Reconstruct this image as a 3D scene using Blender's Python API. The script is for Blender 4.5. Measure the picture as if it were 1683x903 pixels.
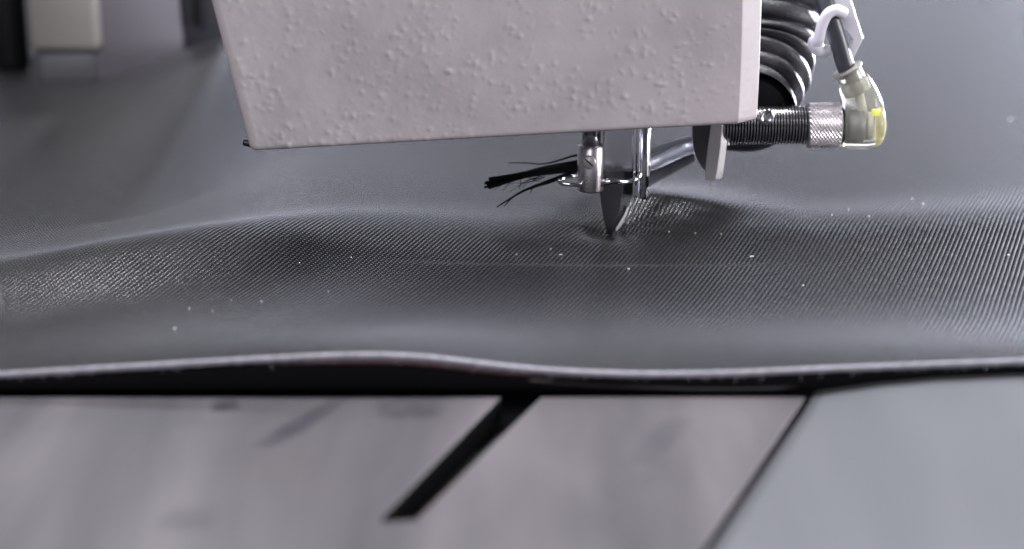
import bpy, bmesh, math, random
import numpy as np
from mathutils import Vector, Matrix, noise

random.seed(7); np.random.seed(7)
for o in list(bpy.data.objects): bpy.data.objects.remove(o)
SC = bpy.context.scene
COL = SC.collection
S = 0.001                                   # everything below is written in millimetres

# ------------------------------------------------------------------ camera
PITCH = math.radians(17.0); F = 3000.0; CX, CY = 841.5, 451.5
CAM = np.array([0.0, -356.0, 100.7])
cam = bpy.data.cameras.new('camera'); camo = bpy.data.objects.new('camera', cam); COL.objects.link(camo)
camo.location = CAM * S
camo.rotation_euler = (math.pi / 2 - PITCH, 0, 0)
cam.sensor_width = 36; cam.lens = F / 1683 * 36
cam.clip_start = 0.005; cam.clip_end = 20
cam.dof.use_dof = True; cam.dof.focus_distance = 0.345; cam.dof.aperture_fstop = 10.5
cam.dof.aperture_blades = 7
SC.camera = camo
SC.view_settings.view_transform = 'Standard'; SC.view_settings.look = 'None'
SC.view_settings.exposure = 0; SC.view_settings.gamma = 1

# ------------------------------------------------------------------ light
W = bpy.data.worlds.new('World'); SC.world = W; W.use_nodes = True
W.node_tree.nodes['Background'].inputs[0].default_value = (0.78, 0.80, 0.90, 1)
W.node_tree.nodes['Background'].inputs[1].default_value = 0.10

def area(name, loc, target, sx, sy, power, col=(1, 1, 1)):
    l = bpy.data.lights.new(name, 'AREA'); l.shape = 'RECTANGLE'
    l.size = sx * S; l.size_y = sy * S; l.energy = power; l.color = col
    o = bpy.data.objects.new(name, l); COL.objects.link(o)
    o.location = Vector(loc) * S
    d = Vector(target) - Vector(loc)
    o.rotation_euler = d.to_track_quat('-Z', 'Y').to_euler()
    return o
area('lamp_overhead', (40, 110, 620), (0, 0, 0), 420, 30, 8.4, (.95, .96, 1))
area('roll_highlight_fill', (-165, 560, 470), (-60, -38, 8), 230, 80, .5, (.94, .94, 1))  # added off-frame light for the highlight on the left roll
area('lamp_rear_right', (500, 400, 600), (0, 0, 0), 200, 90, 3.3, (.96, .96, 1))
area('fill_front', (-200, -700, 560), (0, 0, 30), 620, 420, 5.2, (1, .97, .985))  # added soft fill for the front face of the housing
area('lamp_right', (700, -130, 130), (48, -20, 36), 220, 160, 5.2, (1, .97, 1))
area('sheen_fill_low_left', (-205, 1300, 245), (0, 0, 0), 170, 120, .17, (.80, .83, 1))  # added unseen light for the pale sheen in the cloth valley
area('lamp_window', (350, 1300, 130), (0, 0, 0), 500, 90, .28, (.80, .83, 1))
area('lamp_window_right', (700, 1300, 205), (0, 0, 0), 300, 240, 1.0, (.80, .83, 1))
area('grazing_fill_far_right', (1100, 1300, 75), (0, 0, 0), 360, 110, 185, (.80, .83, 1))  # added unseen grazing light, tuned for the tone of the cloth

# ------------------------------------------------------------------ pixel helpers
fw = np.array([0, math.cos(PITCH), -math.sin(PITCH)]); up = np.array([0, math.sin(PITCH), math.cos(PITCH)]); rt = np.array([1.0, 0, 0])
def ray(px, py): return fw + (px - CX) / F * rt + (CY - py) / F * up
def at(px, py, Y):
    d = ray(px, py); t = (Y - CAM[1]) / d[1]; return CAM + d * t
def gz(px, py, z):
    d = ray(px, py); t = (z - CAM[2]) / d[2]; return CAM + d * t
def mm(px, p):                               # length of px photograph pixels at point p
    return px * float(np.dot(np.asarray(p) - CAM, fw)) / F

# ------------------------------------------------------------------ materials
def mat(name, base=(.5, .5, .5), rough=.5, metal=0.0, **kw):
    m = bpy.data.materials.new(name); m.use_nodes = True
    b = m.node_tree.nodes['Principled BSDF']
    b.inputs['Base Color'].default_value = (*base, 1); b.inputs['Roughness'].default_value = rough
    b.inputs['Metallic'].default_value = metal
    for k, v in kw.items(): b.inputs[k.replace('_', ' ')].default_value = v
    return m
class NT:
    def __init__(s, m): s.t = m.node_tree; s.b = s.t.nodes['Principled BSDF']
    def n(s, typ, **props):
        x = s.t.nodes.new(typ)
        for k, v in props.items(): setattr(x, k, v)
        return x
    def l(s, a, b): s.t.links.new(a, b)
    def math(s, op, a, b=None, c=None):
        x = s.t.nodes.new('ShaderNodeMath'); x.operation = op
        for i, v in enumerate((a, b, c)):
            if v is None: continue
            if hasattr(v, 'links'): s.l(v, x.inputs[i])
            else: x.inputs[i].default_value = v
        return x.outputs[0]
    def obj(s): return s.n('ShaderNodeTexCoord').outputs['Object']
    def noise(s, scale, detail=4, rough=.55, vec=None, dist=0):
        x = s.n('ShaderNodeTexNoise'); x.inputs['Scale'].default_value = scale
        x.inputs['Detail'].default_value = detail; x.inputs['Roughness'].default_value = rough
        x.inputs['Distortion'].default_value = dist
        s.l(vec if vec is not None else s.obj(), x.inputs['Vector']); return x.outputs['Fac']
    def ramp(s, fac, stops):
        x = s.n('ShaderNodeValToRGB'); s.l(fac, x.inputs[0]); e = x.color_ramp.elements
        while len(e) > 1: e.remove(e[-1])
        e[0].position = stops[0][0]; e[0].color = (*stops[0][1], 1)
        for p, c in stops[1:]:
            q = e.new(p); q.color = (*c, 1)
        return x.outputs[0]
    def bump(s, h, strength, dist):
        x = s.n('ShaderNodeBump'); x.inputs['Strength'].default_value = strength; x.inputs['Distance'].default_value = dist
        s.l(h, x.inputs['Height']); s.l(x.outputs[0], s.b.inputs['Normal']); return x
    def mapping(s, rot=(0, 0, 0), scale=(1, 1, 1)):
        x = s.n('ShaderNodeMapping'); x.inputs['Rotation'].default_value = rot; x.inputs['Scale'].default_value = scale
        s.l(s.obj(), x.inputs['Vector']); return x.outputs[0]

# painted cast housing
M_PAINT = mat('pinkish_grey_paint', (.40, .36, .385), .42)
t = NT(M_PAINT)
t.l(t.ramp(t.noise(38, 5, .6), [(.3, (.36, .34, .358)), (.5, (.46, .425, .45)), (.7, (.53, .487, .51))]), t.b.inputs['Base Color'])
t.bump(t.noise(600, 3), .16, .0004)
t.l(t.math('MULTIPLY_ADD', t.noise(120), .25, .32), t.b.inputs['Roughness'])

# woven cloth: warp ribs along one axis, weft across; relief in the material
def cloth_mat():
    m = mat('dark_woven_cloth', (.06, .06, .065), .5)
    t = NT(m)
    v = t.mapping((0, 0, math.radians(20.4)), (1000, 1000, 1000))   # mm in cloth axes
    sp = t.n('ShaderNodeSeparateXYZ'); t.l(v, sp.inputs[0])
    wob = t.math('MULTIPLY', t.noise(14, 2), .9)
    u = t.math('ADD', sp.outputs[0], wob)
    a = t.math('MULTIPLY', u, 2 * math.pi / .86)
    row = t.math('MULTIPLY', sp.outputs[1], 2 * math.pi / .84)
    ha = t.math('MULTIPLY_ADD', t.math('COSINE', a), .5, .5)
    hb = t.math('MULTIPLY_ADD', t.math('COSINE', row), .5, .5)
    h = t.math('MULTIPLY', t.math('POWER', ha, .8), t.math('MULTIPLY_ADD', hb, .7, .3))
    h2 = t.math('MULTIPLY', h, t.math('MULTIPLY_ADD', t.noise(420, 2), .9, .55))
    t.bump(h2, .6, .0002)
    t.l(t.ramp(h, [(0, (.003, .003, .0035)), (.35, (.009, .0092, .0105)), (.9, (.025, .0255, .0285))]), t.b.inputs['Base Color'])
    t.l(t.math('MULTIPLY_ADD', t.noise(300), .07, .18), t.b.inputs['Roughness'])
    t.l(t.math('MULTIPLY_ADD', h, .95, .06), t.b.inputs['Specular IOR Level'])
    t.b.inputs['Sheen Weight'].default_value = .06
    t.b.inputs['Sheen Roughness'].default_value = .4
    return m
M_CLOTH = cloth_mat()
M_HEM = mat('pale_selvedge', (.30, .28, .33), .6)
t = NT(M_HEM); t.l(t.ramp(t.noise(700, 3), [(.3, (.17, .165, .19)), (.7, (.27, .26, .30))]), t.b.inputs['Base Color'])
M_HEMRED = mat('plum_binding', (.055, .025, .032), .55)
M_BLACK = mat('shade_black', (.003, .003, .004), .9, 0, Specular_IOR_Level=.1)  # near-black for under layer, hose lining and painted shade in gaps
M_BLACKGLOSS = mat('black_coated_cloth', (.012, .011, .016), .28)

# steel plates, worn and smeared
def plate_mat(name, lo, hi, rough, stains, metal=.55):
    m = mat(name, hi, rough, metal); t = NT(m)
    v = t.mapping((0, 0, math.radians(20)), (26, 4.5, 14))
    c = t.ramp(t.noise(1.6, 4, .5, v, .4), [(.30, lo), (.5, tuple((a + b) / 2 for a, b in zip(lo, hi))), (.68, hi)])
    out = c
    pos = t.obj()
    for (cx, cy, wx, wy, ang, colr, k) in stains:
        mp = t.n('ShaderNodeMapping', vector_type='TEXTURE'); mp.inputs['Location'].default_value = (cx * S, cy * S, 0)
        mp.inputs['Rotation'].default_value = (0, 0, math.radians(ang)); mp.inputs['Scale'].default_value = (wx * S, wy * S, 1)
        t.l(pos, mp.inputs['Vector'])
        sx = t.n('ShaderNodeSeparateXYZ'); t.l(mp.outputs[0], sx.inputs[0])
        d = t.math('ADD', t.math('POWER', t.math('ABSOLUTE', sx.outputs[0]), 3), t.math('POWER', t.math('ABSOLUTE', sx.outputs[1]), 3))
        d = t.math('ADD', d, t.math('MULTIPLY_ADD', t.noise(110, 5, .65), 7.0, -3.3))
        f = t.n('ShaderNodeMapRange'); f.inputs['From Min'].default_value = 2.2; f.inputs['From Max'].default_value = -.6
        f.inputs['To Max'].default_value = k; t.l(d, f.inputs['Value'])
        mx = t.n('ShaderNodeMix', data_type='RGBA'); t.l(f.outputs[0], mx.inputs['Factor'])
        t.l(out, mx.inputs[6]); mx.inputs[7].default_value = (*colr, 1); out = mx.outputs[2]
    t.l(out, t.b.inputs['Base Color'])
    t.l(t.math('MULTIPLY_ADD', t.noise(1.1, 4, .6, v), .25, rough - .1), t.b.inputs['Roughness'])
    return m
def st(px, py, wpx, wy, ang, col, k):
    p = gz(px, py, 0); return (p[0], p[1], mm(wpx, p), wy, ang, col, k)
DK = (.03, .03, .04); WM = (.30, .26, .28)
stains = [st(370, 667, 22, 2.5, 20, (.02, .02, .025), .85), st(505, 690, 20, 12, -28, DK, .7), st(672, 672, 48, 4, 0, DK, .75),
          st(310, 850, 45, 3.5, 5, (.07, .07, .08), .6), st(1085, 725, 24, 10, -22, (.08, .08, .095), .65), st(1040, 800, 26, 5, -25, (.09, .085, .095), .5),
          st(200, 690, 160, 4, 0, (.09, .09, .10), .45), st(460, 770, 60, 6, 0, (.11, .10, .09), .3)]
M_PLATE = plate_mat('worn_steel', (.07, .068, .076), (.175, .160, .171), .38, stains)
M_PLATE2 = plate_mat('satin_blue_grey_plate', (.098, .102, .113), (.122, .125, .138), .5, [], .35)
M_BED = mat('dark_machine_bed', (.01, .01, .012), .7)
M_TABLE = mat('pale_work_table', (.22, .23, .26), .45)
# metals, plastics
M_STEEL = mat('satin_steel', (.80, .76, .78), .30, 1.0)
t = NT(M_STEEL); t.l(t.math('MULTIPLY_ADD', t.noise(400, 3), .18, .2), t.b.inputs['Roughness'])
M_THREADED = mat('turned_nickel', (.68, .66, .68), .2, 1.0)
M_GROOVE_DARK = mat('thread_grease_shade', (.012, .011, .013), .4)
M_CHROME = mat('polished_chrome', (.60, .60, .65), .09, 1.0)
M_BLADE = mat('ground_blade_steel', (.11, .11, .125), .33, 1.0)
t = NT(M_BLADE); t.bump(t.noise(1, 3, .6, t.mapping((0, math.radians(28), 0), (2600, 300, 260))), .25, .00004)
M_EDGE = mat('honed_edge', (.85, .85, .88), .5, .7)
M_TAB = mat('worn_bracket_steel', (.42, .40, .41), .42, .6)
t = NT(M_TAB); t.bump(t.noise(900, 3), .4, .0002)
M_DARKGUARD = mat('smoked_guard', (.06, .055, .06), .35)
M_HOSE = mat('black_rubber_hose', (.010, .0095, .012), .46)
t = NT(M_HOSE); t.bump(t.noise(700, 4, .7), .6, .0005)
M_CABLE = mat('dark_grey_cable', (.035, .038, .048), .42)
M_THREAD = mat('black_thread', (.003, .003, .004), .8, 0, Specular_IOR_Level=.12)
M_CLIP = mat('translucent_white_nylon', (.60, .59, .65), .38, 0, Subsurface_Weight=.25)
M_CLIP.node_tree.nodes['Principled BSDF'].inputs['Subsurface Radius'].default_value = (.001, .001, .001)
M_CLEAR = mat('clear_yellowish_plastic', (1, .99, .88), .12, 0, Transmission_Weight=.88, IOR=1.13)
t = NT(M_CLEAR); t.bump(t.noise(500, 2), .15, .0002)
M_BOOT = mat('smoky_strain_relief', (.30, .295, .26), .3, 0, Transmission_Weight=.3)
M_CORE = mat('grey_plug_core', (.12, .12, .14), .4)
M_PALECORE = mat('pale_plug_insert', (.55, .55, .50), .4)
M_LED = mat('yellow_indicator', (.85, .85, .02), .3)
NT(M_LED).b.inputs['Emission Color'].default_value = (.9, 1, .02, 1); NT(M_LED).b.inputs['Emission Strength'].default_value = .3
M_LENS = mat('pale_yellow_lens', (.85, .80, .35), .3, 0, Transmission_Weight=.75, IOR=1.1)
M_LINT = mat('white_lint', (.62, .62, .65), .6)
M_SCREW = mat('black_screw', (.008, .008, .01), .4)
M_BEIGE = mat('beige_machine_paint', (.24, .23, .215), .5)
M_GREYB = mat('grey_machine_base', (.12, .125, .135), .5)
M_PURP = mat('grey_side_panel', (.165, .157, .182), .45)
M_POST = mat('dark_post_paint', (.03, .032, .04), .45)
M_BLK = mat('black_moulded_rubber', (.004, .004, .006), .45)

# ------------------------------------------------------------------ geometry helpers (mm)
def link_mesh(name, V, Fc, m, parent=None, smooth=True, origin=None, sheet=False):
    V = np.asarray(V, float)
    org = np.zeros(3)
    if parent is not None: org = np.array(parent.get('_o', (0, 0, 0)))
    elif origin is not None: org = np.asarray(origin, float)
    me = bpy.data.meshes.new(name)
    me.from_pydata(((V - org) * S).tolist(), [], [list(map(int, f)) for f in Fc])
    me.update()
    if not sheet:
        bm = bmesh.new(); bm.from_mesh(me); bmesh.ops.recalc_face_normals(bm, faces=bm.faces); bm.to_mesh(me); bm.free()
    if smooth: me.polygons.foreach_set('use_smooth', [True] * len(me.polygons))
    me.materials.append(m)
    o = bpy.data.objects.new(name, me); COL.objects.link(o)
    if parent is not None: o.parent = parent; o['_o'] = [float(x) for x in org]
    else: o.location = org * S; o['_o'] = [float(x) for x in org]
    return o
def tag(o, label, cat, group=None, kind=None):
    if label: o['label'] = label
    if cat: o['category'] = cat
    if group: o['group'] = group
    if kind: o['kind'] = kind
    return o
def thing(name, label, cat, loc, group=None):
    o = bpy.data.objects.new(name, None); COL.objects.link(o); o.empty_display_size = .005
    o.location = np.asarray(loc, float) * S; o['_o'] = [float(x) for x in loc]
    return tag(o, label, cat, group)
def frame(d):
    d = np.asarray(d, float); d = d / np.linalg.norm(d)
    a = np.array([0, 0, 1.0]) if abs(d[2]) < .9 else np.array([0, 1.0, 0])
    x = np.cross(a, d); x /= np.linalg.norm(x); y = np.cross(d, x); return x, y, d
def lathe(p0, d, prof, n=40, rfun=None, cap=True):
    x, y, d = frame(d); p0 = np.asarray(p0, float); V = []; Fc = []
    th = np.arange(n) * 2 * math.pi / n
    for i, (tt, r) in enumerate(prof):
        for j, a in enumerate(th):
            rr = r + (rfun(tt, a, i, j) if rfun else 0)
            V.append(p0 + d * tt + rr * (math.cos(a) * x + math.sin(a) * y))
    for i in range(len(prof) - 1):
        for j in range(n):
            k = (j + 1) % n; Fc.append((i * n + j, i * n + k, (i + 1) * n + k, (i + 1) * n + j))
    if cap:
        Fc.append(tuple(range(n))[::-1]); m_ = len(prof) - 1; Fc.append(tuple(range(m_ * n, m_ * n + n)))
    return V, Fc
def spline(P, n):
    P = np.asarray(P, float); K = len(P); out = []
    for s in np.linspace(0, K - 1, n):
        i = min(int(s), K - 2); u = s - i
        p0 = P[max(i - 1, 0)]; p1 = P[i]; p2 = P[i + 1]; p3 = P[min(i + 2, K - 1)]
        out.append(.5 * ((2 * p1) + (-p0 + p2) * u + (2 * p0 - 5 * p1 + 4 * p2 - p3) * u * u + (-p0 + 3 * p1 - 3 * p2 + p3) * u ** 3))
    return np.array(out)
def tube(P, R, n=12, rfun=None, cap=True, closed=False):
    P = np.asarray(P, float); N = len(P)
    R = np.full(N, R, float) if np.isscalar(R) else np.asarray(R, float)
    T = np.gradient(P, axis=0); T /= np.linalg.norm(T, axis=1)[:, None] + 1e-12
    x, y, _ = frame(T[0]); V = []; Fc = []
    for i in range(N):
        x = x - np.dot(x, T[i]) * T[i]; x /= np.linalg.norm(x); y = np.cross(T[i], x)
        for j in range(n):
            a = 2 * math.pi * j / n; r = R[i] + (rfun(i, a) if rfun else 0)
            V.append(P[i] + r * (math.cos(a) * x + math.sin(a) * y))
    for i in range(N - 1):
        for j in range(n):
            k = (j + 1) % n; Fc.append((i * n + j, i * n + k, (i + 1) * n + k, (i + 1) * n + j))
    if cap: Fc.append(tuple(range(n))[::-1]); Fc.append(tuple(range((N - 1) * n, N * n)))
    return V, Fc
def bevelled(V, Fc, w, seg=2):
    bm = bmesh.new(); vs = [bm.verts.new(v) for v in V]
    for f in Fc: bm.faces.new([vs[i] for i in f])
    bmesh.ops.recalc_face_normals(bm, faces=bm.faces)
    bmesh.ops.bevel(bm, geom=list(bm.edges), offset=w, segments=seg, profile=.5, affect='EDGES', clamp_overlap=True)
    bm.verts.index_update()
    V2 = [tuple(v.co) for v in bm.verts]; F2 = [[v.index for v in f.verts] for f in bm.faces]; bm.free(); return V2, F2
def box(x0, x1, y0, y1, z0, z1, w=0):
    V = [(x, y, z) for x in (x0, x1) for y in (y0, y1) for z in (z0, z1)]
    Fc = [(0, 1, 3, 2), (4, 6, 7, 5), (0, 4, 5, 1), (2, 3, 7, 6), (0, 2, 6, 4), (1, 5, 7, 3)]
    return bevelled(V, Fc, w) if w else (V, Fc)
def prism(poly, off, w=0):
    poly = [np.asarray(p, float) for p in poly]; off = np.asarray(off, float); n = len(poly)
    V = poly + [p + off for p in poly]
    Fc = [tuple(range(n))[::-1], tuple(range(n, 2 * n))] + [(i, (i + 1) % n, n + (i + 1) % n, n + i) for i in range(n)]
    return bevelled(V, Fc, w) if w else (V, Fc)
def grid(X, Y, Z):
    ny, nx = X.shape; V = np.stack([X, Y, Z], -1).reshape(-1, 3)
    i = np.arange(ny - 1)[:, None] * nx + np.arange(nx - 1)[None]
    Fc = np.stack([i, i + 1, i + nx + 1, i + nx], -1).reshape(-1, 4); return V, Fc

# ================================================================== setting
V, Fc = box(-900, 900, -400, 1600, -24, -12)
tag(link_mesh('work_table', V, Fc, M_TABLE, smooth=False), None, None, kind='structure')
V, Fc = box(-230, 300, -320, 150, -11.9, -6)
tag(link_mesh('machine_bed', V, Fc, M_BED, smooth=False), None, None, kind='structure')

# steel table plate with its slot
YB = -91.3
def gp(px, py): p = gz(px, py, 0); return (p[0], p[1], 0.0)
sA, sB, sC, sD = gp(823, 654), gp(622, 858), gp(683, 854), gp(885, 656)
def lineY(p, q, Y): k = (Y - p[1]) / (q[1] - p[1]); return (p[0] + k * (q[0] - p[0]), Y, 0.0)
seam0, seam1 = gp(1322, 665), gp(1160, 903)
g = .45
sb = lineY(seam0, seam1, YB); sf = lineY(seam0, seam1, -300)
poly = [(-220, YB, 0), lineY(sA, sB, YB), sB, sC, lineY(sD, sC, YB), (sb[0] - g, YB, 0), (sf[0] - g, -300, 0), (-220, -300, 0)]
o = link_mesh('steel_plate', *prism(poly, (0, 0, -4), .25), M_PLATE, smooth=False)
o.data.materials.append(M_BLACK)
for pl_ in o.data.polygons:                       # slot walls and plate edges coloured black to paint the recess's shade
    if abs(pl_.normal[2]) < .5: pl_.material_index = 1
tag(o, 'worn grey steel table plate with a black angled slot in front of the cloth', 'table plate')
# right hand plate, rising towards the cloth
nx, ny = 120, 90
UU, YY = np.meshgrid(np.linspace(0, 1, nx), np.linspace(-300, -82, ny))
xs = sb[0] + g + (YY - YB) * (sf[0] - sb[0]) / (-300 - YB)
XX = xs + UU * (290 - xs)
def rise(x, y):
    e = np.interp(x, [30, 44, 50, 57, 66, 78, 100, 300], [-.45, -.45, .5, 1.6, 2.5, 3.1, 3.5, 3.8]) + .45
    return (e - .45) * np.exp(-(np.clip(-84 - y, 0, None) / 26) ** 2)
ZZ = rise(XX, YY) - .35 * (1 - np.exp(-(np.clip(-84 - YY, 0, None) / 26) ** 2))
V, Fc = grid(XX, YY, ZZ)
o = link_mesh('curved_plate', V, Fc, M_PLATE2, sheet=True)
md = o.modifiers.new('thickness', 'SOLIDIFY'); md.thickness = .0025; md.offset = -1
tag(o, 'smooth blue grey plate curving up under the cloth at the right', 'table plate')

# ================================================================== the cloth
EX = np.array([-40, 0, 200, 400, 560, 640, 720, 800, 900, 1050, 1200, 1350, 1500, 1683, 1760])
EY = np.array([614, 612, 600, 588, 580, 580, 585, 596, 606, 612, 610, 603, 597, 590, 587])
YE = -89.5
ex_mm = np.array([at(a, b, YE)[0] for a, b in zip(EX, EY)]); ez_mm = np.array([at(a, b, YE)[2] for a, b in zip(EX, EY)])
def smooth_interp(x, xp, fp, k=6):
    acc = 0
    for d in np.linspace(-k, k, 9): acc = acc + np.interp(x + d, xp, fp)
    return acc / 9
def edge_z(x): return smooth_interp(np.asarray(x, float), ex_mm, ez_mm, 5)
# crest of the roll at the left, from where it hides what lies behind
CR = [(-60, 446, 6.6), (0, 438, 7.1), (250, 386, 8.2), (400, 368, 7.8), (550, 352, 6.6), (750, 366, 4.7), (950, 376, 3.5), (1100, 380, 3)]
cr = np.array([gz(a, b, c) for a, b, c in CR])
def cloth_h(x, y):
    x = np.asarray(x, float); y = np.asarray(y, float)
    base = 3.0 + 0 * x
    h = base
    yc = smooth_interp(x, cr[:, 0], cr[:, 1], 12)
    amp = smooth_interp(x, cr[:, 0], np.array([3.6, 4.1, 5.2, 4.8, 3.6, 1.7, .5, 0]), 12)
    d = y - yc
    h = h + amp * np.where(d < 0, np.exp(-(d / 20) ** 2), .6 * np.exp(-(d / 12) ** 2) + .4 * np.exp(-(d / 52) ** 2))
    # tent lifted by the knife, running away to the right
    a = x - 26; b = y - 9
    h = h + 3.6 * np.exp(-np.where(a < 0, (a / 6) ** 2, (a / 20) ** 2) - np.where(b < 0, (b / 8) ** 2, (b / 16) ** 2))
    yc2 = np.interp(x, [20, 60, 110, 160], [4, -6, 4, 12])
    h = h + 1.5 * np.exp(-((y - yc2) / 15) ** 2) / (1 + np.exp(-(x - 40) / 9))
    # long crease in front of the point: a shallow trough in front of it, a small step down behind it, then a climb to the tent
    mr = 1 / (1 + np.exp(-(x + 22) / 7))
    h = h - 1.5 * mr * np.where(y < -52, np.exp(-((y + 52) / 30) ** 2), np.exp(-((y + 52) / 26) ** 2))
    d = y + 29 - .02 * (x - 15)
    mk = 1 / (1 + np.exp(-(x + 14) / 5)) / (1 + np.exp((x - 50) / 6))
    h = h - .3 * mk * np.where(d < 0, 0, np.where(d < 1.5, d / 1.5, np.clip(1 - (d - 1.5) / 20, 0, 1)))
    h = h - 1.5 * np.exp(-((x - 18.5) / 5) ** 2 - ((y + 8) / 5) ** 2)
    rr_ = np.hypot(x - 21, y + 4); th_ = np.arctan2(y + 4, x - 21)
    h = h + .32 * np.sin(th_ * 11) * np.exp(-(rr_ / 9) ** 2) * (1 - np.exp(-(rr_ / 3) ** 2)) * (x > 18)
    # hills behind
    crest = smooth_interp(x, [-200, -140, -112, -101, -91, -81, -74, -64, -54, -40, 220], [0, 1.2, 2.6, 6.6, 11, 14.4, 15, 9, 4, 0, 0], 3)
    foot = smooth_interp(x, [-140, -100, -72, -50, -20, 300], [-25, -15, 0, 62, 80, 80], 8)
    q = np.clip((y - foot) / (132 - foot), 0, 1)
    back = np.exp(-(np.clip(y - 132, 0, None) / np.interp(x, [-70, -40], [22, 120])) ** 2)
    h = h + crest * (q * q * (3 - 2 * q) * .55 + .45 * np.sin(q * math.pi / 2)) * back
    # front edge follows its own wave
    w = np.exp(-(np.clip(y - YE, 0, None) / 20) ** 2)
    h = h * (1 - w) + edge_z(x) * w
    return h
xs = np.arange(-215, 290.1, 1.0); ys = np.concatenate([np.arange(YE, 60, .8), np.arange(60, 420, 2.5)])
XX, YY = np.meshgrid(xs, ys); ZZ = cloth_h(XX, YY)
V, Fc = grid(XX, YY, ZZ)
cloth = link_mesh('woven_cloth', V, Fc, M_CLOTH, sheet=True)
md = cloth.modifiers.new('thickness', 'SOLIDIFY'); md.thickness = .0009; md.offset = -1
tag(cloth, 'dark grey woven cloth spread in soft folds under the knife', 'cloth')
xe = np.arange(-215, 290, .5)
P = np.stack([xe, np.full_like(xe, YE - .1), edge_z(xe) - .45], -1)
rj = np.array([noise.noise((x * 1.3, 0, 0)) for x in xe]) * .07 + .03 * np.sin(xe * 2 * math.pi / .96)
link_mesh('selvedge', *tube(P, .52 + rj, 10), M_HEM, cloth)
VF, FF = [], []
for _ in range(420):
    x = random.uniform(-110, 110); z = float(edge_z(x)) - .4 + random.uniform(-.5, .4); l_ = random.uniform(.5, 1.7)
    p0 = np.array([x, YE - .4, z]); dx = random.uniform(-.9, .9); dz = random.uniform(-.7, .5)
    v_, f_ = tube(spline([p0, p0 + np.array([dx * .4, -.35, dz * .3]) * l_, p0 + np.array([dx, -.5, dz]) * l_], 6), np.linspace(.05, .025, 6), 4)
    n_ = len(VF); VF += list(v_); FF += [tuple(i + n_ for i in f) for f in f_]
fr = link_mesh('fray', VF, FF, M_HEM, cloth); fr['kind'] = 'stuff'
m_ = (xe > -40) & (xe < 12)
P = np.stack([xe, np.full_like(xe, YE + .1), edge_z(xe) - 1.35], -1)[m_]
rr = .55 * np.clip(np.minimum(np.arange(m_.sum()), np.arange(m_.sum())[::-1]) / 30, .1, 1)
link_mesh('binding', *tube(P, rr, 10), M_HEMRED, cloth)
# black sheet from edge to plate: under layer plus painted shadow of the gap
xu = np.arange(-215, 289, 1.0); zz = np.linspace(0, 1, 8)
XU, TU = np.meshgrid(xu, zz)
ezu = edge_z(XU) - 1.2; floor_u = np.where(XU > 43, np.maximum(.35, rise(XU, np.full_like(XU, -88)) + .25), .3)
ZU = ezu * (1 - TU) + np.minimum(floor_u, ezu - .05) * TU; YU = YE + .9 - .8 * np.sin(TU * math.pi) * .6
V1, F1 = grid(XU, YU, ZU)
under = link_mesh('under_cloth_shade', V1, F1, M_BLACK, sheet=True)
md = under.modifiers.new('thickness', 'SOLIDIFY'); md.thickness = .0006
tag(under, 'black under layer of cloth and painted shade filling the gap below the pale edge', 'cloth')
uz = np.array([at(a, b, YE)[2] for a, b in [(760, 618), (850, 624), (1000, 636), (1150, 641), (1280, 640), (1400, 622)]])
ux = np.array([at(a, b, YE)[0] for a, b in [(760, 618), (850, 624), (1000, 636), (1150, 641), (1280, 640), (1400, 622)]])
xq = np.linspace(ux[0], ux[-1], 160)
P = np.stack([xq, np.full_like(xq, YE + .2), smooth_interp(xq, ux, uz, 3)], -1)
rr = .42 * np.clip(np.minimum(np.arange(160), np.arange(160)[::-1]) / 30, .1, 1)
link_mesh('folded_rim', *tube(P, rr, 8), M_BLACKGLOSS, under)

# ================================================================== machine head
YH = -25.0
zl = at(410, 249, YH); zr = at(1249, 205, YH)
xl_top = at(345, 0, YH)[0]; xl_bot = zl[0]
ztop = at(345, 0, YH)[2]
xr = at(1252, 100, YH)[0]
DEPTH = 27.0
def plan_path():
    pts = []                                     # (side, x offset, y, nx, ny) ; side 0 = measured from left edge, 1 = from right edge
    rL, rR = 1.6, 3.9
    for y in np.linspace(DEPTH, rL, 12)[:-1]: pts.append((0, 0, y, -1, 0))
    for a in np.linspace(0, math.pi / 2, 6): pts.append((0, rL - rL * math.cos(a), rL - rL * math.sin(a), -math.cos(a), -math.sin(a)))
    return pts, rL, rR
pts, rL, rR = plan_path()
zmax = 92.0
rows = []
rb = .9
for a in np.linspace(math.pi / 2, 0, 5)[:-1]: rows.append((rb * (1 - math.sin(a)), rb * (1 - math.cos(a)), a))
rows = [(rb * (1 - math.sin(a)), rb * (1 - math.cos(a))) for a in np.linspace(0, math.pi / 2, 5)]
rows = [(h_, i_) for h_, i_ in zip([rb * (1 - math.cos(a)) for a in np.linspace(0, math.pi / 2, 5)], [rb * (1 - math.sin(a)) for a in np.linspace(0, math.pi / 2, 5)])]
for h_ in np.arange(rb + .28, 34, .28): rows.append((h_, 0))
for h_ in np.linspace(34.5, 66, 18): rows.append((h_, 0))
NF = 330
path = [('L', x, y, nx_, ny_) for (_, x, y, nx_, ny_) in pts]
path += [('F', u, 0, 0, -1) for u in np.linspace(0, 1, NF)[1:-1]]
for u in np.linspace(-.12, 1.12, 16):               # chamfered right corner, its two edges eased
    uu = min(max(u, 0), 1); e = .05 * math.sin(math.pi * uu)
    path.append(('R', -rR * (1 - uu) + (min(u, 0)) * 1.2, rR * uu + max(u - 1, 0) * 1.2, .6 + .2 * uu, -.8 + .2 * uu))
for y in np.linspace(rR + .5, DEPTH, 12): path.append(('R', 0, y, 1, 0))
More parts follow.
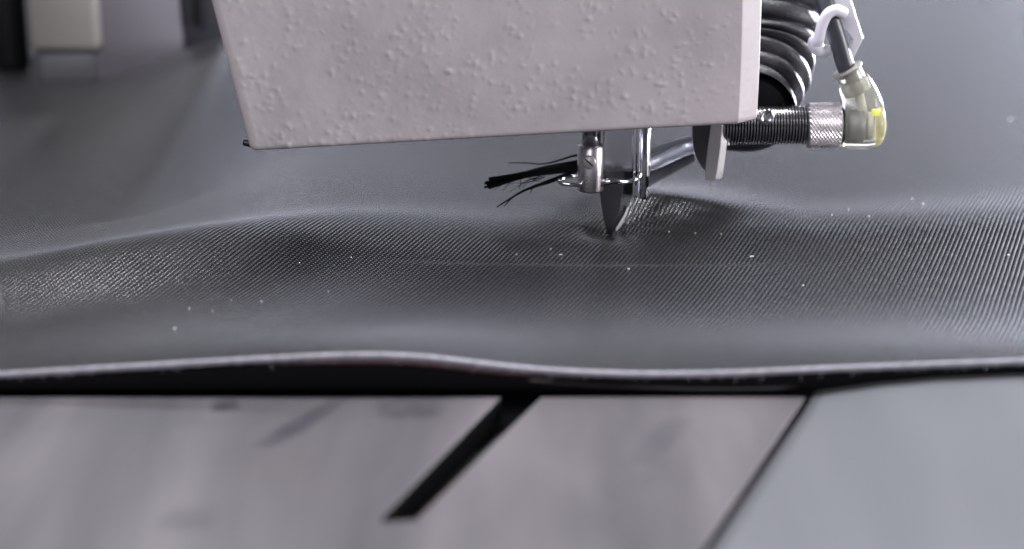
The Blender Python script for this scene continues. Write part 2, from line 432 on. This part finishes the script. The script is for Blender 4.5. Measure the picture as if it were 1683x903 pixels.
# paint blisters
NB = 1150
bx = np.random.uniform(-55, 50, NB); bz = np.random.uniform(22, 56, NB)
keep = np.array([noise.noise((x * .09, z * .13, 3.1)) > -.22 + (.012 * (z - 40) if z > 40 else 0) for x, z in zip(bx, bz)])
bx, bz = bx[keep], bz[keep]
br = np.random.uniform(.28, .72, len(bx)); bh = br * np.random.uniform(.10, .25, len(bx)); ba = np.random.uniform(0, math.pi, len(bx)); bs = np.random.uniform(.55, 1, len(bx))
V = []
for (h_, inset) in rows:
    for (k, a, y, nx_, ny_) in path:
        # z follows the slanting lower edge
        if k == 'L': u = 0
        elif k == 'R': u = 1
        else: u = a
        z0 = zl[2] + (zr[2] - zl[2]) * u
        z = z0 + h_
        xl = xl_bot + (xl_top - xl_bot) * (z - zl[2]) / (ztop - zl[2])
        xrr = xr + .5 * math.sin((z - 26) / 26 * math.pi) * .3
        if k == 'L': x = xl + a
        elif k == 'R': x = xrr + a
        else: x = xl + rL + (xrr - rR - xl - rL) * a
        V.append([x - nx_ * inset, YH + y - ny_ * inset, z])
V = np.array(V)
nP = len(path); nR = len(rows)
A = V.reshape(nR, nP, 3)
fi = np.array([i for i, p in enumerate(path) if p[0] in 'FR'])
for X0, Z0, R0, H0, an, sc in zip(bx, bz, br, bh, ba, bs):
    zi = np.abs(A[:, 60, 2] - Z0) < 4
    if not zi.any(): continue
    sub = A[np.ix_(zi, fi)]
    dx, dz = sub[..., 0] - X0, sub[..., 2] - Z0
    c, s_ = math.cos(an), math.sin(an)
    e = ((dx * c + dz * s_) / R0) ** 2 + ((-dx * s_ + dz * c) / (R0 * sc)) ** 2
    sub[..., 1] -= H0 * np.exp(-e * 1.3); A[np.ix_(zi, fi)] = sub
V = A.reshape(-1, 3)
Fc = [(i * nP + j, i * nP + j + 1, (i + 1) * nP + j + 1, (i + 1) * nP + j) for i in range(nR - 1) for j in range(nP - 1)]
Fc += [((i + 1) * nP, i * nP, i * nP + nP - 1, (i + 1) * nP + nP - 1) for i in range(nR - 1)]
Fc += [tuple(range(nP)), tuple(range((nR - 1) * nP, nR * nP))[::-1]]
head = thing('overhead_machine', 'pinkish grey painted cast machine head with blistered paint above the knife', 'machine', (0, YH, 26))
link_mesh('housing', V, Fc, M_PAINT, head)
p = at(403, 231, YH + 3)
link_mesh('screw', *lathe(p + np.array([3, 0, -1.2]), (-1, 0, .25), [(0, .62), (3.2, .62), (3.5, .5), (3.55, .0)], 16), M_SCREW, head)

# ================================================================== knife
kn = thing('cutting_knife', 'pointed dark steel knife on a chrome bar piercing the cloth', 'knife', at(1003, 389, -6))
YK = -6.0
def K(px, py, Y=YK): return at(px, py, Y)
L_ = [(984, 282), (985, 312), (988, 335), (992, 360), (997, 380), (1003, 393)]
R_ = [(1040, 282), (1039, 312), (1036, 332), (1031, 352), (1020, 374), (1003, 393.5)]
Mm = [(1024, 282), (1023, 312), (1020, 335), (1015, 356), (1008, 378), (1003, 393.2)]
L_, Mm, R_ = spline(L_, 31), spline(Mm, 31), spline(R_, 31)
V = []
for l_, m_, r_ in zip(L_, Mm, R_):
    V += [K(*l_, YK + .9), K(*m_, YK), K(*r_, YK + 1.2), K(*r_, YK + 1.5), K(*l_, YK + 1.5)]
Fc = []
for i in range(30):
    for j in range(5): Fc.append((i * 5 + j, i * 5 + (j + 1) % 5, i * 5 + 5 + (j + 1) % 5, i * 5 + 5 + j))
Fc += [(0, 1, 2, 3, 4), (150, 151, 152, 153, 154)]
link_mesh('blade', V, Fc, M_BLADE, kn, smooth=False)
e0 = [(1034, 340), (1029.5, 354), (1020.5, 372), (1004.5, 391.5)]; e1 = [(1032, 340), (1026, 353), (1016.5, 369), (1003.5, 388)]
V = [];
for p_, q_ in zip(e0, e1):
    V += [K(*q_, YK + .35), K(*p_, YK + .7), K(*p_, YK + 1.1), K(*q_, YK + .9)]
Fc = [(i * 4 + j, i * 4 + (j + 1) % 4, i * 4 + 4 + (j + 1) % 4, i * 4 + 4 + j) for i in range(3) for j in range(4)] + [(0, 1, 2, 3), (12, 13, 14, 15)]
link_mesh('honed_edge', V, Fc, M_EDGE, kn, smooth=False)
# shank: flat chrome bar with a groove
def bar(x0, x1, y0, y1, Y, depth, m, name, w=.2, parent=None, slant=0):
    a = at(x0, y1, Y); b = at(x1, y1, Y); c = at(x1, y0, Y); d = at(x0, y0, Y)
    V, Fc = prism([(a[0], Y, a[2]), (b[0], Y, b[2]), (b[0] + slant, Y, c[2]), (a[0] + slant, Y, d[2])], (0, depth, 0), w)
    return link_mesh(name, V, Fc, m, parent, smooth=False)
M_SHANK = mat('dark_reflecting_steel', (.46, .46, .50), .22, 1.0)
bar(990, 1040, 190, 318, -4.6, 3.5, M_SHANK, 'shank', .25, kn)
bar(1039.5, 1044, 190, 326, -6.6, 3.5, M_CHROME, 'guide_rib', .12, kn)
bar(1046, 1050, 190, 324, -6.3, 3.5, M_CHROME, 'guide_rib', .12, kn)
a = at(1058, 200, -2)
V, Fc = lathe(at(1058, 322, -2), (0, 0, 1), [(-.6, mm(6, a)), (0, mm(8.5, a)), (22, mm(8.5, a))], 24)
link_mesh('side_rod', V, Fc, M_SHANK, kn)

# collar with set screw and wire loop
YC = -10.0
cp = at(970, 314, YC); rC = mm(21.5, cp)
co = thing('needle_clamp', 'satin steel clamp collar with slotted set screw and wire loop under the head', 'clamp', cp)
zt = at(970, 238, YC)[2] - cp[2]
link_mesh('collar', *lathe((cp[0], YC, cp[2]), (0, 0, 1), [(0, rC - .5), (.12, rC - .22), (.4, rC), (zt - .25, rC), (zt, rC - .25), (zt, rC * .6)], 48), M_STEEL, co)
link_mesh('needle_bar', *lathe((cp[0] + .1, YC, cp[2] + zt - .5), (0, 0, 1), [(0, rC * .72), (14, rC * .72)], 32), M_CHROME, co)
sp_ = at(968, 267, YC - rC)
d_ = np.array([-.10, -1, .12]); x_, y_, dd = frame(d_)
sc_ = link_mesh('set_screw', *lathe(sp_ - dd * 1.0, d_, [(0, mm(11.5, sp_)), (1.2, mm(11.5, sp_)), (1.38, mm(10, sp_)), (1.4, .02)], 28), M_TAB, co)
# slot across the screw, cut as a dark groove block
a_ = math.radians(-42); ux_ = np.array([math.cos(a_), 0, math.sin(a_)]); uz_ = np.array([-math.sin(a_), 0, math.cos(a_)])
c0 = sp_ + dd * .405; ux_ = math.cos(a_) * np.array([1, 0, 0]) + math.sin(a_) * np.array([0, 0, 1]); ux_ = ux_ - np.dot(ux_, dd) * dd; ux_ /= np.linalg.norm(ux_); uz_ = np.cross(dd, ux_)
L_, Wd = mm(9, sp_), mm(1.2, sp_)
link_mesh('screw_slot', *prism([c0 - ux_ * L_ - uz_ * Wd, c0 + ux_ * L_ - uz_ * Wd, c0 + ux_ * L_ + uz_ * Wd, c0 - ux_ * L_ + uz_ * Wd], dd * .02), M_SCREW, sc_, smooth=False)
wl = [at(1047, 284, -4.5), at(1051, 288, -6.8), at(1046, 294, -8.8), at(1030, 299, -10), at(1010, 298, -11.2), at(994, 300, -11.2), at(980, 303, -9), at(955, 304, -11.5), at(932, 303, -12), at(920, 299, -11), at(924, 294, -8), at(940, 290, -5), at(958, 288, -4)]
W_ = spline(wl, 90)
rw = np.full(90, mm(3.6, cp)); rw[26:46] = mm(5.6, cp); rw = np.convolve(np.pad(rw, 4, mode='edge'), np.ones(9) / 9, 'valid')
link_mesh('wire_loop', *tube(W_, rw, 14), M_CHROME, co)

# presser arm behind the bar
ar = thing('presser_arm', 'polished dark presser arm reaching right behind the chrome bar', 'arm', at(1066, 262, 2))
P_ = spline([at(1050, 272, -1), at(1075, 262, 3), at(1110, 248, 9), at(1140, 238, 14)], 40)
link_mesh('arm', *tube(P_, np.linspace(mm(22, cp), mm(17, cp), 40), 28), M_SHANK, ar)
P_ = spline([at(1052, 298, -2), at(1075, 286, 2), at(1105, 272, 7), at(1135, 258, 12)], 40)
link_mesh('arm_shadow', *tube(P_, np.linspace(mm(17, cp), mm(11, cp), 40), 20), M_BLACK, ar)  # black tube standing for the shadow below the arm

# bracket
YB2 = 0.0
br_ = thing('guide_bracket', 'thin worn steel tab with a dark half round guard under the head', 'bracket', at(1168, 296, YB2))
pl = [(1161, 210), (1182, 210), (1180, 250), (1175, 284), (1174, 294), (1168, 299), (1160, 297), (1158, 292), (1160, 250)]
link_mesh('tab', *prism([at(a, b, YB2) for a, b in [(1168, 205), (1187, 205), (1184, 240), (1178, 285), (1175, 296), (1167, 299), (1159, 295), (1158, 286), (1163, 240)]], (1.5, 1.1, 0), .15), M_TAB, br_, smooth=False)
q = [(1138, 205)] + [(1176 - 38 * math.cos(t_), 222 + 66 * math.sin(t_)) for t_ in np.linspace(0, math.pi / 2, 14)] + [(1176, 205)]
link_mesh('guard', *prism([at(a, b, YB2 + 2) for a, b in q], (0, 1.2, 0), .15), M_DARKGUARD, br_, smooth=False)
link_mesh('stud', *lathe(at(1194, 205, YB2 + 2), (0, 0, -1), [(-3, 1.0), (mm(30, cp), 1.0), (mm(32, cp), .85)], 6), M_STEEL, br_, smooth=False)
link_mesh('stud_tip', *lathe(at(1195, 234, YB2 + 2), (0, 0, -1), [(0, .55), (mm(5, cp), .55)], 16), M_STEEL, br_)

# ================================================================== sensor
YS = 4.0
sa = at(1190, 206, YS); sb_ = at(1326, 206.5, YS); sax = np.array([1.0, 0, 0])
rT = mm(32.5, sa)
se = thing('proximity_sensor', 'threaded steel barrel sensor with knurled nut beside the head', 'sensor', sa)
prof = []; tlen = sb_[0] - sa[0]; pit = .60; k = -.6
prof.append((k, rT - .5))
while k < tlen:
    prof += [(k + .04, rT - .5), (k + .14, rT - .25), (k + .24, rT), (k + .38, rT), (k + .48, rT - .25), (k + .58, rT - .5)]; k += pit
bar_ = link_mesh('threaded_barrel', *lathe(sa, sax, prof, 48), M_THREADED, se, smooth=False)
bar_.data.materials.append(M_GROOVE_DARK)
for pl_ in bar_.data.polygons:                    # roots of the thread coloured dark: painted occlusion shade and grease
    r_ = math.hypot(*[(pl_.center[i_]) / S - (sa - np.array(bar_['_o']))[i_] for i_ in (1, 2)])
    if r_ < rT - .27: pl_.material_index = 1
nl = mm(54, sb_); rN = mm(37.5, sb_); nseg = 34; nc = 112
pn = [(0, rN - .9), (.01, rN - .35)] + [(.3 + (nl - .6) * i / nseg, rN) for i in range(nseg + 1)] + [(nl - .01, rN - .35), (nl, rN - .9)]
def knurl(tt, a, i, j):
    if i < 2 or i > nseg + 2: return 0
    return .30 * (.5 * abs(((i + j) % 4) - 2) / 2 + .5 * abs(((i - j) % 4) - 2) / 2) - .25
link_mesh('knurled_nut', *lathe(sb_, sax, pn, nc, knurl), M_STEEL, se, smooth=False)
pr = at(1378, 207, YS)
link_mesh('rubber_ring', *lathe(pr, sax, [(-.3, mm(31, pr)), (mm(3, pr), mm(33, pr)), (mm(9, pr), mm(30, pr))], 40), M_BLK, se)
pw = at(1258, 192, YS - rT - .5)
link_mesh('washer', *lathe(pw, (.25, -1, .1), [(0, mm(6, pw)), (0, mm(13, pw)), (.8, mm(13, pw)), (.9, mm(12, pw)), (.9, mm(6.5, pw)), (.2, mm(6, pw))], 28, cap=False), M_CHROME, se)
link_mesh('washer_screw', *lathe(pw + np.array([0, .2, 0]), (.25, -1, .1), [(0, mm(6.2, pw)), (.5, mm(6, pw)), (.6, mm(4, pw))], 20), M_TAB, se)

# elbow plug and cable
pe = at(1384, 206, YS)
ca = thing('sensor_cable', 'clear yellowish elbow plug on a grey cable at the end of the sensor', 'cable', pe)
e1 = at(1418, 204, YS)
V1, F1 = lathe(pe, sax, [(0, mm(36, pe)), (.4, mm(39, pe)), (mm(40, pe), mm(40, pe)), (mm(56, pe), mm(37, pe)), (mm(64, pe), mm(31, pe)), (mm(69, pe), mm(20, pe)), (mm(71, pe), mm(6, pe))], 48)
Pv = spline([at(1421, 206, YS), at(1420, 180, YS), at(1412, 155, YS), at(1402, 132, YS)], 30)
V2, F2 = tube(Pv, np.linspace(mm(36, pe), mm(26, pe), 30), 40)
n1 = len(V1); 
plug = link_mesh('elbow_plug', list(V1) + list(V2), list(F1) + [tuple(i + n1 for i in f) for f in F2], M_CLEAR, ca)
md = plug.modifiers.new('join', 'REMESH'); md.mode = 'VOXEL'; md.voxel_size = .00022; md.use_smooth_shade = True
md = plug.modifiers.new('soften', 'SMOOTH'); md.iterations = 12; md.factor = .5
Pb = spline([at(1410, 152, YS), at(1401, 132, YS), at(1391, 113, YS)], 24)
rB = np.linspace(mm(20, pe), mm(22, pe), 24); rB[-4:] = mm(26, pe); rB[-1] = mm(23, pe)
link_mesh('strain_relief', *tube(Pb, rB, 32), M_BOOT, ca)
link_mesh('plug_core', *lathe(at(1394, 206, YS), sax, [(0, mm(26, pe)), (mm(24, pe), mm(26, pe)), (mm(24.5, pe), mm(24, pe))], 32), M_CORE, ca)
link_mesh('contact_carrier', *lathe(at(1423, 206, YS), sax, [(0, mm(22, pe)), (mm(8, pe), mm(22, pe))], 32), M_PALECORE, ca)
Pc = spline([at(1419, 196, YS), at(1413, 160, YS), at(1400, 130, YS), at(1388, 106, YS)], 30)
link_mesh('inner_wire', *tube(Pc, mm(7, pe), 14), M_PALECORE, ca)
link_mesh('yellow_lens', *lathe(at(1441, 206, YS), sax, [(0, mm(30, pe)), (mm(5, pe), mm(27, pe)), (mm(9, pe), mm(20, pe))], 32), M_LENS, ca)
lp = at(1438, 186, YS - 1.2)
link_mesh('indicator_lamp', *box(lp[0] - .75, lp[0] + .95, lp[1] - .6, lp[1] + .6, lp[2] - .6, lp[2] + .75, .15), M_LED, ca)
Pcab = spline([at(1396, 124, YS), at(1388, 104, YS), at(1377, 66, YS), at(1366, 32, YS), at(1352, -8, YS + 1), at(1330, -60, YS + 4), at(1300, -130, YS + 10)], 90)
link_mesh('cable', *tube(Pcab, mm(14.5, pe), 24), M_CABLE, ca)

# white clip round the cable
YT = YS
cl = thing('cable_clip', 'translucent white nylon clip strapped round the grey cable', 'cable clip', at(1397, 104, YT))
strap = [(1346, -30), (1388, -30), (1399, 0), (1419, 64), (1397, 107), (1394, 84), (1402, 66), (1390, 50), (1378, 47), (1366, 20)]
link_mesh('strap', *prism([at(a, b, YT + 1.7) for a, b in strap], (0, 1.0, 0), .2), M_CLIP, cl, smooth=False)
Pl = spline([at(1386, 22, YT - 1.0), at(1374, 17, YT - 2.2), at(1360, 24, YT - 2.4), at(1351, 42, YT - 2.2), at(1346, 62, YT - 1.8), at(1340, 70, YT - .6), at(1346, 82, YT + .2), at(1362, 84, YT + .8)], 60)
link_mesh('loop', *tube(Pl, np.interp(np.linspace(0, 1, 60), [0, .2, .55, .75, 1], [mm(10, pe), mm(9, pe), mm(9, pe), mm(13, pe), mm(9, pe)]), 16), M_CLIP, cl)

# corrugated hose
ho = thing('corrugated_hose', 'black corrugated rubber hose coming down behind the head', 'hose', at(1245, 160, 14))
Ph = spline([at(1240, 166, 10), at(1254, 128, 15), at(1266, 80, 20), at(1274, 20, 23), at(1280, -50, 26), at(1284, -140, 30)], 260)
Lh = np.concatenate([[0], np.cumsum(np.linalg.norm(np.diff(Ph, axis=0), axis=1))])
rh = np.interp(Lh, [0, 6, 14, 60], [mm(64, ho.location / S), mm(70, ho.location / S), mm(74, ho.location / S), mm(74, ho.location / S)])
pitch = 4.0
link_mesh('hose_wall', *tube(Ph, rh, 72, lambda i, a: 1.7 * (abs(math.sin(math.pi * (Lh[i] / pitch + a / (2 * math.pi)))) ** .6 - .6) * (1 + .35 * noise.noise((Lh[i] * .16, a * .7, 2.0))) + .35 * noise.noise((Lh[i] * .35, math.cos(a) * 1.5, math.sin(a) * 1.5)), cap=False), M_HOSE, ho)
Pi_ = Ph[:200]
link_mesh('hose_lining', *tube(Pi_, rh[:200] * .80, 48, None, cap=False), M_BLACK, ho)
# cable loop that sags under the sensor
cab = spline([at(1150, 205, 9), at(1180, 226, 9), at(1215, 233, 9), at(1250, 230, 9), at(1280, 214, 10), at(1300, 180, 14)], 60)
o = link_mesh('black_cable', *tube(cab, mm(17, pe), 20), M_CABLE, origin=cab[0])
tag(o, 'thick black cable sagging below the threaded sensor barrel', 'cable')

# ================================================================== loose threads
th = thing('thread_tail', 'frayed tail of black threads sticking out left of the clamp', 'thread', at(950, 270, -3))
def strand(pts, r0, r1, Y0, Y1, n=50, jit=.0):
    P_ = spline([at(a, b, Y0 + (Y1 - Y0) * i / (len(pts) - 1)) for i, (a, b) in enumerate(pts)], n)
    link_mesh('strand', *tube(P_, np.linspace(mm(r0, cp), mm(r1, cp), n), 8), M_THREAD, th)
for k in range(20):
    d0 = random.uniform(-6, 7); d1 = random.uniform(-9, 10); dm = random.uniform(-2, 2)
    strand([(1000, 262 + d0), (945, 272 + d0), (890, 281 + d0 * .7 + dm), (845, 291 + d1 * .5), (803 + random.uniform(-8, 8), 300 + d1)], 4.2, 2.2, -2, -6 + random.uniform(-1.5, 1.5))
strand([(1000, 262), (948, 281), (905, 298), (865, 312), (840, 326), (816, 341)], 4.2, 1.0, -2, -7)
strand([(950, 280), (905, 297), (868, 311), (846, 322), (828, 340)], 2.6, .8, -3, -7)
strand([(948, 281), (915, 292), (880, 306), (872, 317)], 2.8, .7, -3, -6)
strand([(950, 281), (900, 301), (880, 305), (855, 316)], 3.2, 1.0, -3, -6.5)
strand([(855, 295), (855.5, 304), (853, 311)], .8, .6, -5, -6)
for k in range(9):
    x0 = random.uniform(815, 930); y0 = 300 - (x0 - 803) * .2 + random.uniform(-3, 10); sx = random.uniform(18, 45); sy = random.uniform(-4, 22)
    strand([(x0 + sx, y0 - sx * .22), (x0 + sx * .45, y0 + random.uniform(-2, 3)), (x0, y0 + sy * .5), (x0 - sx * .4, y0 + sy)], .9, .35, -4, -6 + random.uniform(-2, 2), 24)
strand([(985, 254), (946, 256), (915, 265), (890, 270), (862, 268), (835, 268)], 2.2, .7, -2, 4)

# ================================================================== lint specks
SPK = [(492, 433, 3), (550, 437, 2), (577, 424, 3), (849, 419, 2.6), (922, 420, 3), (905, 410, 2), (1033, 443, 3.2), (1236, 423, 3.4), (1657, 420, 3.2), (1517, 336, 2.6), (1395, 345, 2.4), (1367, 354, 2.4), (1428, 356, 2),
       (430, 497, 2.2), (287, 541, 3), (311, 508, 2.2), (350, 512, 1.8), (540, 480, 2), (1660, 197, 5), (1100, 382, 2), (1143, 384, 2), (1185, 385, 2), (1500, 327, 2), (380, 494, 1.4), (1320, 470, 2)]
ico = bmesh.new(); bmesh.ops.create_icosphere(ico, subdivisions=2, radius=1 * S)
for v in ico.verts: v.co *= 1 + .35 * noise.noise(v.co / S * 1.7)
me = bpy.data.meshes.new('lint_speck'); ico.to_mesh(me); ico.free(); me.materials.append(M_LINT)
Vf, Ff = tube(spline([(-1.6, 0, 0), (-.5, .35, .5), (.5, -.1, .3), (1.5, .5, .1)], 14), .32, 6)
me_f = bpy.data.meshes.new('lint_fibre'); me_f.from_pydata((np.array(Vf) * S).tolist(), [], Ff); me_f.materials.append(M_LINT)
def hit(px, py):
    d = ray(px, py); t = 230.0
    while t < 900:
        p = CAM + d * t
        if p[2] <= float(cloth_h(p[0], p[1])): break
        t += .25
    return p
for i, (a, b, r_) in enumerate(SPK):
    p = hit(a, b); o = bpy.data.objects.new('lint_speck', me); COL.objects.link(o)
    o.location = Vector(p) * S + Vector((0, 0, .00008)); s_ = mm(r_, p) * random.uniform(.36, .62); o.scale = (s_ * random.uniform(.8, 1.3), s_, s_ * .8)
    o.rotation_euler = (0, 0, random.uniform(0, 3))
    if i % 3 == 1: o.data = me_f; o.scale = (s_ * 1.2,) * 3
    tag(o, 'tiny white lint speck lying on the dark woven cloth', 'lint', 'lint specks on the cloth')

# ================================================================== machine in the background
YBk = 143.0
bg = thing('rear_machine', 'blurred beige and grey machine unit behind the cloth at the left', 'machine', at(110, 136, YBk))
def bbox(name, x0, x1, y0, y1, Y, dep, m, w=2):
    a = at(x0, y1, Y); c = at(x1, y0, Y); link_mesh(name, *box(a[0], c[0], Y, Y + dep, a[2], c[2], w), m, bg)
bbox('cover', 46, 148, -160, 86, YBk - 3, 70, M_BEIGE)
bbox('base', 62, 158, 80, 150, YBk, 60, M_GREYB)
a = at(150, 170, YBk + 2); c = at(292, -160, YBk + 2); a2 = at(160, 170, YBk + 2)
V, Fc = prism([at(146, -160, YBk), at(146, 60, YBk), at(164, 160, YBk), at(312, 160, YBk), at(300, 80, YBk), at(280, -160, YBk)], (0, 7, 0), .3)
link_mesh('side_panel', V, Fc, M_PURP, bg)
po = thing('machine_post', 'dark blurred upright post between the rear machine and the head', 'post', at(330, 110, 160))
V, Fc = prism([at(268, -160, 145), at(278, 0, 145), at(300, 150, 145), at(388, 150, 145), at(376, 0, 145), at(366, -160, 145)], (0, 25, 0), .5)
link_mesh('column', V, Fc, M_POST, po)
V, Fc = prism([at(316, -160, 141.8), at(318, 40, 141.8), at(332, 45, 141.8), at(330, -160, 141.8)], (0, 3, 0), .5)
link_mesh('trim_strip', V, Fc, M_BLK, po)
pp = at(22, 122, 165); rp = mm(28, pp)
o = link_mesh('black_roller', *lathe(pp, (0, 0, 1), [(0, rp * .45), (1.2, rp * .8), (3.5, rp), (70, rp), (72, rp * .9)], 40), M_BLK, origin=pp)
tag(o, 'black round ended rubber roller standing at the far left edge', 'roller')

for o in bpy.data.objects:
    if '_o' in o: del o['_o']
